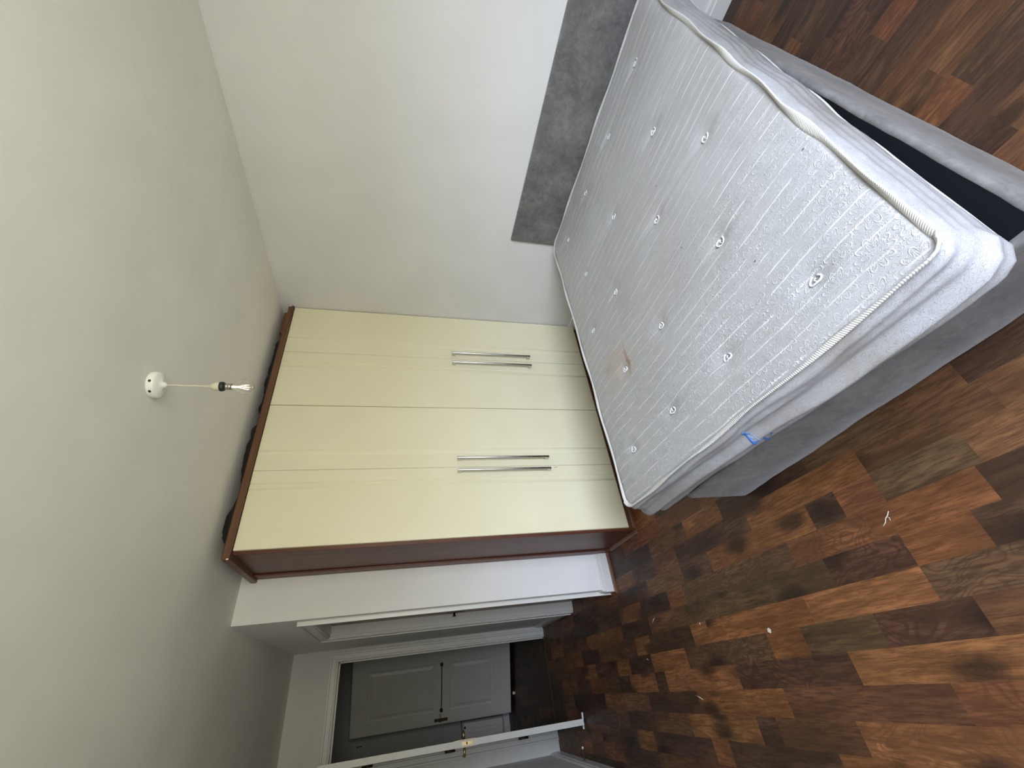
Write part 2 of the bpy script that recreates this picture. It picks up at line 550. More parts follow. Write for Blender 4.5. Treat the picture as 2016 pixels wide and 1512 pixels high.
def architrave(name, opening, axis, face, sgn, wd=0.068, th=0.018, mat=None):
    """stepped door casing; opening=(a0,a1,z1) along axis (0: x, 1: y), face coordinate, sgn towards the viewer"""
    a0, a1, z1 = opening
    mb = MB()
    def strip(o0, o1, d):
        f0, f1 = sorted((face, face + sgn * d))
        def bx(p0, p1, z0, zz):
            if axis == 0: mb.box(p0, p1, f0, f1, z0, zz)
            else: mb.box(f0, f1, p0, p1, z0, zz)
        bx(a0 - o1, a0 - o0, 0, z1 + o1)
        bx(a1 + o0, a1 + o1, 0, z1 + o1)
        bx(a0 - o0, a1 + o0, z1 + o0, z1 + o1)
    strip(0.0, 0.012, th * 0.55)
    strip(0.012, wd - 0.016, th * 0.8)
    strip(wd - 0.016, wd, th * 1.15)
    q = mb.build(name, mat or M['trim'], None, 0.002, 1)
    return struct(q)


architrave('trim_1', (DX0 - 0.004, DX1 + 0.004, DZ + 0.004), 0, YE, -1, 0.066)
architrave('trim_2', (CY0 - 0.002, CY1 + 0.002, CZ + 0.002), 1, XR, -1, 0.085, 0.024)
# door linings with stop bead
mb = MB().box(DX1 - 0.002, DX1 + 0.02, YE - 0.002, YE + 0.105, 0, DZ).box(DX0 - 0.02, DX0 + 0.002, YE - 0.002, YE + 0.105, 0, DZ).box(DX0, DX1, YE - 0.002, YE + 0.105, DZ - 0.002, DZ + 0.02)
mb.box(DX1 - 0.014, DX1 - 0.002, YE + 0.045, YE + 0.07, 0, DZ - .002).box(DX0 + 0.002, DX0 + 0.014, YE + 0.045, YE + 0.07, 0, DZ - .002).box(DX0, DX1, YE + 0.045, YE + 0.07, DZ - 0.016, DZ - 0.002)
struct(mb.build('trim_3', M['trim'], None, 0.0015, 1))
mb = MB().box(XR, XD + 0.05, CY1 - 0.004, CY1 + 0.002, 0, CZ).box(XR, XD + 0.05, CY0 - 0.002, CY0 + 0.004, 0, CZ).box(XR, XD + 0.05, CY0, CY1, CZ - 0.004, CZ + 0.002)
struct(mb.build('trim_4', M['trim'], None, 0.001, 1))
# threshold strip
g_ = MB().prism([(YE - 0.018, 0), (YE - 0.012, 0.004), (YE, 0.006), (YE + 0.012, 0.004), (YE + 0.018, 0)], 0, DX0, DX1)
q = g_.build('trim_5', metal('worn_threshold_metal', (0.33, 0.27, 0.17), 0.4)); struct(q)

# skirtings: flat board with a bead on top
def skirt_profile(h=0.105, th=0.016):
    return [(0, 0), (th, 0), (th, h * 0.70), (th * 0.72, h * 0.74), (th * 0.72, h * 0.92), (th * 0.35, h), (0, h)]
def skirt_run(mb, p0, p1, nrm, h=0.105, th=0.016, ext0=0, ext1=0):
    """extrude profile along p0->p1; nrm points into room"""
    p0 = Vector((*p0, 0)); p1 = Vector((*p1, 0)); n = Vector((*nrm, 0)).normalized(); d = (p1 - p0).normalized()
    pr = skirt_profile(h, th); k = len(pr)
    vs = [p0 + n * a + Vector((0, 0, b)) - d * (a * ext0) for a, b in pr] + [p1 + n * a + Vector((0, 0, b)) + d * (a * ext1) for a, b in pr]
    fs = [tuple(range(k)), tuple(range(k, 2 * k))[::-1]] + [(i, k + i, k + (i + 1) % k, (i + 1) % k) for i in range(k)]
    mb.add(vs, fs)
mb = MB()
skirt_run(mb, (0.80, YW), (XR, YW), (0, -1), 0.105, 0.018, 0, 1)
skirt_run(mb, (XR, YW), (XR, CY0 - 0.087), (-1, 0), 0.105, 0.018, 1, 0)
struct(mb.build('baseboard_back', M['trim']))
mb = MB(); skirt_run(mb, (XR, CY1 + 0.087), (XR, YE - 0.001), (-1, 0), 0.10, 0.014)
struct(mb.build('baseboard_passage', M['trim']))
mb = MB(); skirt_run(mb, (bw(YB), YB), (bw(3.0), 3.0), (-1, -0.032), 0.105, 0.016)
struct(mb.build('baseboard_right', M['trim']))
mb = MB(); skirt_run(mb, (XL, YB), (XL, YE), (1, 0), 0.10, 0.016)
struct(mb.build('baseboard_left', M['trim']))
mb = MB(); skirt_run(mb, (XL, YB), (2.6, YB), (0, 1), 0.10, 0.016)
struct(mb.build('baseboard_front', M['trim']))
# brown scotia beading on the floor round the pier
def bead(mb, p0, p1, n, s=0.017, e0=0, e1=0):
    p0 = Vector((*p0, 0)); p1 = Vector((*p1, 0)); n = Vector((*n, 0)); d = (p1 - p0).normalized()
    pr = [(0, 0), (s, 0), (s, s * 0.22), (s * 0.55, s * 0.5), (s * 0.22, s), (0, s)]; k = len(pr)
    vs = [p0 + n * a + Vector((0, 0, b)) - d * a * e0 for a, b in pr] + [p1 + n * a + Vector((0, 0, b)) + d * a * e1 for a, b in pr]
    mb.add(vs, [tuple(range(k)), tuple(range(k, 2 * k))[::-1]] + [(i, k + i, k + (i + 1) % k, (i + 1) % k) for i in range(k)])
mb = MB()
bead(mb, (0.72, YW - 0.018), (XR - 0.018, YW - 0.018), (0, -1), 0.017, 0, 1)
bead(mb, (XR - 0.018, YW - 0.018), (XR - 0.018, CY0 - 0.09), (-1, 0), 0.017, 1, 0)
struct(mb.build('trim_6', M['scotia']))


# ================================================================== doors
def panel_door(mb, w, h, t, panels, groove=0.022, depth=0.006):
    """door slab in local coords: x 0..w, y 0 (front) .. t (back), z 0..h; moulded panels on the front face"""
    xs = sorted({0, w} | {p for a in panels for p in (a[0], a[1])})
    zs = sorted({0, h} | {p for a in panels for p in (a[2], a[3])})
    def inside(x, z):
        return any(a[0] < x < a[1] and a[2] < z < a[3] for a in panels)
    for i in range(len(xs) - 1):
        for j in range(len(zs) - 1):
            if not inside((xs[i] + xs[i + 1]) / 2, (zs[j] + zs[j + 1]) / 2):
                mb.add([(xs[i], 0, zs[j]), (xs[i + 1], 0, zs[j]), (xs[i + 1], 0, zs[j + 1]), (xs[i], 0, zs[j + 1])], [(0, 1, 2, 3)])
    for (x0, x1, z0, z1) in panels:
        rings = [(0, 0), (groove * 0.35, depth), (groove, depth * 0.9), (groove * 2.0, depth * 0.15), (groove * 2.4, 0.0)]
        vs = []
        for (ins, d) in rings:
            vs += [(x0 + ins, d, z0 + ins), (x1 - ins, d, z0 + ins), (x1 - ins, d, z1 - ins), (x0 + ins, d, z1 - ins)]
        fs = []
        for k in range(len(rings) - 1):
            for c in range(4):
                a = k * 4 + c; b = k * 4 + (c + 1) % 4
                fs.append((a, b, b + 4, a + 4))
        n = (len(rings) - 1) * 4
        fs.append((n, n + 1, n + 2, n + 3))
        mb.add(vs, fs)
    mb.add([(0, 0, 0), (w, 0, 0), (w, t, 0), (0, t, 0), (0, 0, h), (w, 0, h), (w, t, h), (0, t, h)],
           [(0, 3, 2, 1), (4, 5, 6, 7), (2, 3, 7, 6), (0, 4, 7, 3), (1, 2, 6, 5)])
    return mb


def orient(mb, origin, ang):
    c, s = math.cos(ang), math.sin(ang)
    mb.v = [(origin[0] + x * c - y * s, origin[1] + x * s + y * c, origin[2] + z) for x, y, z in mb.v]
    return mb

# --- open room door (seen on its edge)
hinge = Vector((-0.414, 4.935, 0.0)); free = Vector((-0.349, 4.150, 0.0))
ang = math.atan2(hinge.y - free.y, hinge.x - free.x)      # local x from the free edge to the hinge
W1 = (hinge - free).length
d1 = thing('door_1', 'open white room door standing edge-on beside the doorway', 'door', (free.x, free.y, 0)); d1['kind'] = 'structure'
# local y axis points to -x side for this angle; build so that thickness goes to +x
mb = MB().box(0, W1, -0.042, 0, 0.012, 2.022)
orient(mb, (free.x, free.y, 0), ang).build('door_leaf', M['door'], d1, 0.0015, 1)
for nm, sgn, y0 in (('lever_handle', 1, 0.0), ('lever_handle', -1, -0.042)):
    mb = MB()
    zc = 0.985; xc = 0.062
    pa, pb = sorted((y0, y0 + sgn * 0.003))
    mb.box(xc - 0.021, xc + 0.021, pa, pb, zc - 0.085, zc + 0.075)
    mb.tube([(xc, y0, zc), (xc, y0 + sgn * 0.045, zc), (xc + 0.008, y0 + sgn * 0.052, zc), (xc + 0.10, y0 + sgn * 0.052, zc - 0.002)], [0.010, 0.009, 0.009, 0.0085], 12)
    q = orient(mb, (free.x, free.y, 0), ang).build(nm, M['brass'], d1)
    q['label'] = 'brass lever handle'
mb = MB().box(-0.0015, 0.0, -0.031, -0.011, 0.93, 1.01).tube([(-0.001, -0.021, 0.972), (-0.012, -0.021, 0.972)], [0.008, 0.006], 8)
q = orient(mb, (free.x, free.y, 0), ang).build('latch_plate', M['brass'], d1); q['label'] = 'brass latch'
for z in (0.30, 0.98, 1.68):
    mb = MB().tube([(-0.427, 4.932, z), (-0.427, 4.932, z + 0.09)], 0.008, 10).box(-0.436, -0.420, 4.930, 4.955, z, z + 0.09)
    mb.build('hinge', M['bronze'], d1)

# --- closet door in the passage wall, seen at a grazing angle
d3 = thing('door_3', 'closed closet door recessed in the passage wall next to the pier', 'door', (XD, CY0, 0)); d3['kind'] = 'structure'
mb = MB()
pw = CY1 - CY0 - 0.012
panel_door(mb, pw, CZ - 0.012, 0.04, [(0.10, pw - 0.10, 0.12, 0.78), (0.10, pw - 0.10, 0.92, CZ - 0.13)])
mb.v = [(XD + y, CY0 + 0.006 + x, z + 0.004) for x, y, z in mb.v]
mb.build('door_leaf', M['closet_door'], d3)
mb = MB().box(XD - 0.004, XD, CY1 - 0.085, CY1 - 0.045, 0.98, 1.12)
mb.tube([(XD, CY1 - 0.065, 1.06), (XD - 0.022, CY1 - 0.065, 1.06), (XD - 0.03, CY1 - 0.065, 1.06)], [0.008, 0.01, 0.016], 12)
mb.build('door_knob', M['bronze'], d3)

# --- hall door, ajar
A = Vector((0.440, 6.450, 0)); B = Vector((-0.310, 6.780, 0))
d2 = thing('door_2', 'white two-panel door standing ajar in the hall beyond the doorway', 'door', (A.x, A.y, 0)); d2['kind'] = 'structure'
u = (B - A).normalized(); W2 = (B - A).length
nn = Vector((u.y, -u.x, 0))
if nn.y > 0: nn = -nn                                       # towards the viewer
mb = panel_door(MB(), W2, 1.985, 0.04, [(0.145, W2 - 0.145, 0.235, 0.80), (0.145, W2 - 0.145, 0.98, 1.80)], 0.024, 0.010)
mb.v = [tuple(A + u * x - nn * y + Vector((0, 0, 0.045 + z))) for x, y, z in mb.v]
mb.build('door_leaf', M['door'], d2)
def on2(s, z, o): return A + u * s + nn * o + Vector((0, 0, z))
mb = MB()
mb.tube([on2(0.15, 0.95, 0.022), on2(0.665, 0.95, 0.022)], 0.0055, 10)
for s in (0.15, 0.665):
    mb.tube([on2(s, 0.95, 0.001), on2(s, 0.95, 0.022), on2(s, 0.95, 0.030)], [0.022, 0.018, 0.013], 14)
q = mb.build('towel_bar', M['black'], d2); q['label'] = 'thin black towel bar'
mb = MB()
a = on2(0.755, 0.865, 0.0); b = on2(0.785, 1.035, 0.0)
vs = [on2(s, z, o) for o in (0, 0.004) for (s, z) in ((0.755, 0.87), (0.79, 0.87), (0.79, 1.035), (0.755, 1.035))]
mb.add(vs, [(0, 1, 2, 3), (4, 5, 6, 7), (0, 1, 5, 4), (1, 2, 6, 5), (2, 3, 7, 6), (3, 0, 4, 7)])
mb.tube([on2(0.772, 0.965, 0.0), on2(0.772, 0.965, 0.045), on2(0.765, 0.965, 0.05), on2(0.69, 0.967, 0.05)], 0.008, 10)
q = mb.build('lever_handle', M['brass'], d2); q['label'] = 'tarnished brass lever handle'
q = MB().lathe([(0.016, 0.03), (0.018, 0.02), (0.014, 0.0)], (on2(0.575, 0, 0.06).x, on2(0.575, 0, 0.06).y)).build('floor_door_stop', M['white_plastic'])
q.data.polygons.foreach_set('use_smooth', [True] * len(q.data.polygons))
tag(q, 'small white door stop on the hall floor under the ajar door', 'door stop')

# low beaded cupboard beside the hall door
cp = thing('meter_cupboard', 'low white cupboard with beaded door on the far hall wall', 'cupboard', (-0.6, 7.1, 0))
MB().box(-0.80, -0.335, 7.04, 7.14, 0.10, 0.66).build('cupboard_frame', M['hallwall'], cp, 0.002, 1)
mb = MB()
mb.box(-0.78, -0.355, 7.025, 7.04, 0.12, 0.64)
for i in range(9):
    x = -0.74 + i * 0.045
    mb.box(x, x + 0.020, 7.016, 7.025, 0.17, 0.59)
dq = mb.build('door', M['trim'], cp, 0.003, 1)
MB().tube([(-0.40, 7.025, 0.625), (-0.40, 7.005, 0.625), (-0.40, 6.998, 0.625)], [0.009, 0.014, 0.008], 10).build('knob', M['black'], dq)
struct(MB().box(-1.19, -0.30, 7.124, 7.14, 0, 0.10).build('baseboard_hall', M['trim'], None, 0.002, 1))
mb = MB().tube([(-0.413, 7.138, 1.95), (-0.413, 7.10, 1.945), (-0.413, 7.085, 1.965)], 0.004, 8).tube([(-0.413, 7.138, 1.93), (-0.413, 7.11, 1.905), (-0.413, 7.095, 1.92)], 0.004, 8)
tag(mb.build('coat_hook', M['bronze']), 'small dark coat hook high on the far hall wall', 'hook')

# door stops by the open room door
mb = MB().tube([(-0.565, 4.20, 0.045), (-0.480, 4.195, 0.045)], 0.0042, 10).lathe([(0.001, 0.0)], (0, 0))
mb = MB().tube([(-0.569, 4.20, 0.045), (-0.564, 4.20, 0.045), (-0.563, 4.20, 0.045), (-0.492, 4.196, 0.045)], [0.011, 0.011, 0.0045, 0.0045], 12)
ds = thing('wall_door_stop', 'thin brass door stop rod sticking out of the left skirting board', 'door stop', (-0.569, 4.2, 0.045))
mb.build('rod', M['brass'], ds)
MB().tube([(-0.494, 4.196, 0.045), (-0.480, 4.195, 0.045)], [0.0085, 0.007], 12).build('rubber_tip', M['white_plastic'], ds)
mb = MB().prism([(4.185, 0.0), (4.225, 0.0), (4.222, 0.004), (4.192, 0.009)], 0, -0.378, -0.268)
mb.v = [(x, y + (x + 0.32) * -0.25, z) for x, y, z in mb.v]
tag(mb.build('door_wedge', M['white_plastic'], None, 0.001, 1), 'white wedge pushed under the open room door', 'door wedge')


# ================================================================== wardrobe
WY = 2.51
wd = thing('wardrobe', 'tall four-door cream wardrobe with mahogany sides and cornice', 'wardrobe', (1.63, 2.75, 0))
WL, WR, WT, WB = 0.712, 2.514, 2.350, 0.062
MB().box(WL, WL + 0.018, WY + 0.021, 3.018, 0.0, WT).build('side_panel', M['mahog'], wd, 0.001, 1)
MB().box(WR - 0.020, WR - 0.002, WY + 0.021, 3.018, 0.0, WT).build('side_panel', M['mahog'], wd, 0.001, 1)
MB().box(WL + 0.018, WR - 0.020, 3.006, 3.016, 0.06, WT).build('back_panel', M['mahog'], wd)
MB().box(WL + 0.018, WR - 0.020, WY + 0.03, 3.006, WT - 0.02, WT).build('top_panel', M['mahog_h'], wd)
MB().box(WL + 0.018, WR - 0.020, WY + 0.03, 3.006, 0.06, 0.078).build('bottom_panel', M['mahog_h'], wd)
MB().box(WL + 0.018, WR - 0.020, WY + 0.035, WY + 0.053, 0.0, 0.06).build('plinth', M['mahog_h'], wd, 0.001, 1)
MB().box(1.626, 1.644, WY + 0.03, 3.006, 0.078, WT - 0.02).build('divider', M['mahog'], wd)
mb = MB().box(WL - 0.012, WL, 2.958, 3.044, 0.0, WT)
mb.build('scribing_batten', M['mahog'], wd, 0.003, 2)
# floor beading round the wardrobe foot
mb = MB()
bead(mb, (WR - 0.02, WY + 0.035), (WL, WY + 0.035), (0, -1), 0.02, 0, 0)
bead(mb, (WL, WY + 0.015), (WL, 2.958), (-1, 0), 0.020, 0, 0)
mb.build('floor_beading', M['scotia'], wd)
# cornice
def cornice():
    mb = MB()
    pr = [(0.0, 0.0), (0.034, 0.0), (0.038, 0.006), (0.038, 0.030), (0.032, 0.037), (0.0, 0.037)]   # outwards, up
    k = len(pr)
    xr = bw(WY - 0.03) - 0.006
    path = [((xr, WY + 0.02), (0, -1)), ((WL + 0.006, WY + 0.02), (-1, -1)), ((WL + 0.006, 3.040), (-1, 0))]
    vs = []
    for (px, py), (nx, ny) in path:
        for a, b in pr:
            vs.append((px + nx * a, py + ny * a, WT + b))
    fs = []
    for i in range(2):
        for j in range(k):
            fs.append((i * k + j, i * k + (j + 1) % k, (i + 1) * k + (j + 1) % k, (i + 1) * k + j))
    fs += [tuple(range(k)), tuple(range(2 * k, 3 * k))[::-1]]
    mb.add(vs, fs)
    return mb.build('cornice', M['mahog_h'], wd)
cor = cornice()
xr = bw(WY - 0.03) - 0.006
MB().add([(xr - 0.010, WY - 0.0185, WT + 0.018), (xr - 0.002, WY - 0.0185, WT + 0.012), (xr - 0.001, WY - 0.0185, WT + 0.034), (xr - 0.007, WY - 0.0185, WT + 0.035),
          (xr - 0.010, WY - 0.017, WT + 0.018), (xr - 0.002, WY - 0.017, WT + 0.012), (xr - 0.001, WY - 0.017, WT + 0.034), (xr - 0.007, WY - 0.017, WT + 0.035)],
         [(0, 1, 2, 3), (7, 6, 5, 4), (0, 4, 5, 1), (1, 5, 6, 2), (2, 6, 7, 3), (3, 7, 4, 0)]).build('chipped_edge', M['chip'], cor)
MB().box(WL - 0.033, WL - 0.026, WY - 0.019, WY - 0.017, WT + 0.002, WT + 0.012).build('chipped_edge', M['chip'], cor)

def wardrobe_door(x0, x1, strip_right, strip, hx, chip=False):
    """profiled front: a flat handle strip by the meeting edge, a fine groove and a shallow cove beyond it"""
    th = 0.020; fy = WY
    n = 14
    def P(d):   # d = distance from the meeting edge -> front depth offset
        if d < strip: return 0.0
        e = (d - strip)
        if e < 0.002: return 0.0035
        if e < 0.045: return 0.0048 * (1 - (e - 0.002) / 0.043) ** 1.6
        return 0.0
    ds = [0.0, 0.0015, strip - 0.0008, strip, strip + 0.0015, strip + 0.003] + [strip + 0.003 + 0.042 * (i + 1) / n for i in range(n)]
    wdt = x1 - x0
    ds = [d for d in ds if d < wdt - 0.002] + [wdt - 0.0015, wdt]
    off = [0.0015] + [P(d) for d in ds[1:-1]] + [0.0015]
    vs = []
    for zz in (WB, WB + 0.0015, WT - 0.0045, WT - 0.003):
        e = 0.0015 if zz in (WB, WT - 0.003) else 0.0
        for d, o_ in zip(ds, off):
            x = x1 - d if strip_right else x0 + d
            vs.append((x, fy + max(o_, e), zz))
    k = len(ds); fs = []
    for r in range(3):
        for i in range(k - 1):
            q = (r * k + i, r * k + i + 1, (r + 1) * k + i + 1, (r + 1) * k + i)
            fs.append(q[::-1] if strip_right else q)
    mb = MB(); mb.add(vs, fs, True)
    mb.box(x0, x1, fy + 0.0049, fy + th, WB, WT - 0.003)
    dr = mb.build('door', M['cream'], wd)
    try:
        dr.data.set_sharp_from_angle(angle=R(40))
    except Exception:
        pass
    hb = MB()
    z0, z1 = 0.535, 1.165
    hb.tube([(hx, fy - 0.034, z0), (hx, fy - 0.034, z0 + 0.001), (hx, fy - 0.034, z1 - 0.001), (hx, fy - 0.034, z1)], [0.0075, 0.008, 0.008, 0.0075], 18)
    hd = hb.build('handle', M['alum'], dr)
    for z in (z0 + 0.013, z1 - 0.013):
        hb = MB()
        hb.box(hx - 0.006, hx + 0.006, fy - 0.03, fy + 0.001, z - 0.012, z + 0.012)
        hb.build('handle_post', M['alum'], dr, 0.001, 1)
    return dr
x_a, x_b, x_c, x_d, x_e = 0.729, 1.1755, 1.6345, 2.0880, 2.5265
wardrobe_door(x_a, x_b - 0.001, True, 0.079, 1.141)
dr2 = wardrobe_door(x_b + 0.001, x_c - 0.0025, False, 0.093, 1.227)
wardrobe_door(x_c + 0.0025, x_d - 0.001, True, 0.093, 2.030)
wardrobe_door(x_d + 0.001, x_e, False, 0.100, 2.122)
mb = MB().tube([(1.157 + 0.006 * math.cos(a), WY - 0.0004, 0.488 + 0.012 * math.sin(a)) for a in [i * math.pi / 8 - math.pi / 2 for i in range(9)]], 0.0011, 6)
mb.build('scuff_mark', M['bronze'], [c for c in wd.children if c.name.startswith('door')][0])

# dark bedding on top of the wardrobe, behind the cornice
def lumpy(name, x0, x1, y0, y1, zb, ztop, seed, mat, nx=90, ny=20):
    vs = []; fs = []
    for i in range(nx + 1):
        for j in range(ny + 1):
            u_, v_ = i / nx, j / ny
            x = x0 + (x1 - x0) * u_; y = y0 + (y1 - y0) * v_
            e = min(1, min(u_, 1 - u_) * 9) ** 0.5 * min(1, min(v_, 1 - v_) * 14) ** 0.4
            h = (ztop - zb) * (0.94 + 0.42 * noise.noise(Vector((x * 5, y * 6, seed))) + 0.16 * noise.noise(Vector((x * 17, y * 15, seed + 5))))
            vs.append((x, y, min(H - 0.004, zb + max(0.002, h * e))))
    for i in range(nx):
        for j in range(ny):
            a = i * (ny + 1) + j
            fs.append((a, a + ny + 1, a + ny + 2, a + 1))
    b = len(vs)
    vs += [(x0, y0, zb), (x1, y0, zb), (x1, y1, zb), (x0, y1, zb)]
    fs.append((b, b + 3, b + 2, b + 1))
    return MB().add(vs, fs, True).build(name, mat)
q = lumpy('dark_blanket', 0.735, 1.56, 2.532, 2.95, WT, 2.434, 3.0, M['blanket'])
tag(q, 'dark blanket on the wardrobe top, left bundle by the pier', 'blanket')
q = lumpy('dark_blanket', 1.562, 2.27, 2.532, 2.95, WT, 2.436, 9.0, M['blanket'])
tag(q, 'dark lumpy blanket on the wardrobe top, middle of its width', 'blanket')
q = MB().box(2.285, 2.495, 2.535, 2.90, WT + 0.001, 2.418).build('storage_box', M['mahog_h'], None, 0.004, 1)
tag(q, 'flat brown box on the wardrobe top near the bed wall', 'box')

# ================================================================== pendant light
PX, PY = 1.085, 1.540
pd = thing('pendant_light', 'bare clear bulb hanging on a short cord from a white ceiling rose', 'light', (PX, PY, H))
mb = MB().lathe([(0.0, H - 0.0005), (0.050, H - 0.0005), (0.051, H - 0.004), (0.0505, H - 0.020), (0.047, H - 0.026), (0.030, H - 0.030), (0.014, H - 0.034), (0.009, H - 0.045), (0.003, H - 0.048)], (PX, PY), 40)
rose = mb.build('ceiling_rose', M['white_plastic'], pd)
for a in (3.6, 4.4):
    mb = MB()
    c, s_ = math.cos(a), math.sin(a)
    mb.tube([(PX + c * 0.049, PY + s_ * 0.049, H - 0.014), (PX + c * 0.0515, PY + s_ * 0.0515, H - 0.014)], 0.005, 10)
    mb.build('screw_recess', M['bronze'], rose)
cord = [(PX + 0.0012 * math.sin(i * 0.9), PY + 0.001 * math.cos(i * 0.7), H - 0.044 - i * (H - 0.044 - 2.244) / 14) for i in range(15)]
MB().tube(cord, 0.0032, 8).build('cord', M['cream_plastic'], pd)
MB().lathe([(0.0035, 2.248), (0.010, 2.244), (0.0155, 2.232), (0.0175, 2.218), (0.0175, 2.213), (0.0, 2.213)], (PX, PY), 28).build('lamp_holder', M['cream_plastic'], pd)
MB().lathe([(0.0, 2.2135), (0.0185, 2.213), (0.0195, 2.208), (0.0185, 2.201), (0.0155, 2.197), (0.0, 2.197)], (PX, PY), 28).build('holder_ring', M['black'], pd)
bl = MB().lathe([(0.0, 2.1975), (0.0125, 2.197), (0.0125, 2.188), (0.0115, 2.186), (0.0125, 2.183), (0.0125, 2.172), (0.0, 2.172)], (PX, PY), 24).build('bulb_cap', metal('bulb_cap_metal', (0.45, 0.42, 0.34), 0.35), pd)
prof = [(0.011, 2.173), (0.0125, 2.167), (0.016, 2.160), (0.0215, 2.151), (0.027, 2.141), (0.0298, 2.130), (0.0298, 2.120), (0.027, 2.109), (0.021, 2.101), (0.012, 2.0965), (0.0, 2.0950)]
inner = [(max(0.0, a - 0.0007), z - 0.0001 if a > 0.02 else z + (0.0006 if z < 2.12 else 0)) for a, z in prof][::-1]
inner[0] = (0.0, inner[0][1])
MB().lathe(prof + inner, (PX, PY), 36).build('glass_bulb', M['glass'], pd)
mb = MB()
mb.tube([(PX, PY, 2.173), (PX, PY, 2.145)], [0.004, 0.003], 8)
for k in range(6):
    a = k * math.pi / 3
    c, s_ = math.cos(a), math.sin(a)
    mb.tube([(PX + 0.003 * c, PY + 0.003 * s_, 2.148), (PX + 0.011 * c, PY + 0.011 * s_, 2.118), (PX + 0.009 * c, PY + 0.009 * s_, 2.112)], 0.0006, 5)
mb.build('filament', M['filament'], pd)

# ================================================================== bed
# --- headboard
hb = thing('headboard', 'low grey crushed velvet headboard against the wall behind the mattress', 'headboard', (2.56, 1.0, 0))
def wallpt(y, off): return (bw(y) - off, y)
y0, y1 = 0.335, 1.712
TH = 0.024
mb = MB()
n = 46
for zi in (0,):
    vs = []; fs = []
    zs = [0.02, 0.2, 0.5, 0.79, 0.802, 0.810]
    for z in zs:
        for i in range(n + 1):
            y = y0 + (y1 - y0) * i / n
            e = min(i, n - i)
            o_ = TH - (0.006 if e == 0 else 0) - (0.008 if z == zs[-1] else (0.002 if z == zs[-2] else 0)) + 0.0012 * noise.noise(Vector((y * 6, z * 6, 1)))
            vs.append((bw(y) - o_, y, z))
    for r in range(len(zs) - 1):
        for i in range(n):
            a = r * (n + 1) + i
            fs.append((a, a + n + 1, a + n + 2, a + 1))
    b = len(vs)
    vs += [(bw(y0) - 0.002, y0, 0.02), (bw(y1) - 0.002, y1, 0.02), (bw(y0) - 0.002, y0, 0.81), (bw(y1) - 0.002, y1, 0.81)]
    top = [(len(zs) - 1) * (n + 1) + i for i in range(n + 1)]
    fs.append(tuple(top + [b + 3, b + 2]))
    fs.append(tuple([r * (n + 1) for r in range(len(zs))][::-1] + [b, b + 2]))
    fs.append(tuple([r * (n + 1) + n for r in range(len(zs))] + [b + 3, b + 1]))
    fs.append((b, b + 1, b + 3, b + 2))
    fs.append(tuple([i for i in range(n + 1)][::-1] + [b, b + 1]))
    mb.add(vs, fs, True)
q = mb.build('upholstered_panel', M['velvet'], hb)
try: q.data.set_sharp_from_angle(angle=R(50))
except Exception: pass

# --- divan base
BT = 0.292
corn = [(0.598, 0.207), (0.551, 1.556), (2.515, 1.640), (2.530, 0.325)]
def rounded(poly, r, k=8):
    out = []
    n = len(poly)
    for i in range(n):
        p = Vector(poly[i]); a = (Vector(poly[i - 1]) - p).normalized(); b = (Vector(poly[(i + 1) % n]) - p).normalized()
        for j in range(k + 1):
            t_ = j / k
            out.append(p + a * r * (1 - t_) ** 2 + b * r * t_ ** 2)
    return out
def resample(pts, n):
    pts = [Vector(p) for p in pts] + [Vector(pts[0])]
    L = [0]
    for a, b in zip(pts[:-1], pts[1:]): L.append(L[-1] + (b - a).length)
    out = []; j = 0
    for i in range(n):
        s_ = L[-1] * i / n
        while L[j + 1] < s_: j += 1
        t_ = (s_ - L[j]) / max(1e-9, L[j + 1] - L[j])
        out.append(pts[j].lerp(pts[j + 1], t_))
    return out
def ringn(pts):
    n = len(pts); c = sum(pts, Vector((0, 0))) / n; out = []
    for i in range(n):
        t_ = (pts[(i + 1) % n] - pts[i - 1]).normalized(); q = Vector((t_.y, -t_.x))
        if q.dot(pts[i] - c) < 0: q = -q
        out.append(q)
    return out
bd = thing('divan_base', 'grey crushed velvet divan bed base standing under the white mattress', 'bed base', (1.55, 0.95, 0))
ring = resample(rounded(corn, 0.035), 360)
nr = ringn(ring)
lv = [(0.006, -0.004), (0.012, 0), (0.10, 0), (0.20, 0), (BT - 0.012, 0.0), (BT - 0.004, -0.003), (BT, -0.009), (BT, -0.020), (BT - 0.002, -0.021)]
vs = []; fs = []
for z, d in lv:
    for i, (p_, n_) in enumerate(zip(ring, nr)):
        wob = 0.004 * noise.noise(Vector((p_.x * 5, p_.y * 5, z * 2))) + 0.0015 * noise.noise(Vector((p_.x * 22, p_.y * 22, z * 5)))
        q_ = p_ + n_ * (d + wob)
        vs.append((q_.x, q_.y, z))
k = len(ring)
for r in range(len(lv) - 1):
    for i in range(k):
        fs.append((r * k + i, r * k + (i + 1) % k, (r + 1) * k + (i + 1) % k, (r + 1) * k + i))
MB().add(vs, fs, True).build('upholstered_frame', M['velvet'], bd)
vs = []
for i, (p_, n_) in enumerate(zip(ring, nr)):
    q_ = p_ - n_ * 0.0185 + n_ * 0.0025 * noise.noise(Vector((p_.x * 14, p_.y * 14, 0)))
    vs.append((q_.x, q_.y, BT - 0.0005))
vs2 = [(v[0], v[1], BT - 0.03) for v in vs]
mb = MB().add(vs + vs2, [tuple(range(k)), tuple(range(k, 2 * k))[::-1]] + [(i, k + i, k + (i + 1) % k, (i + 1) % k) for i in range(k)])
q = mb.build('platform_cloth', M['blackcloth'], bd); q['label'] = 'black cloth top of the base'

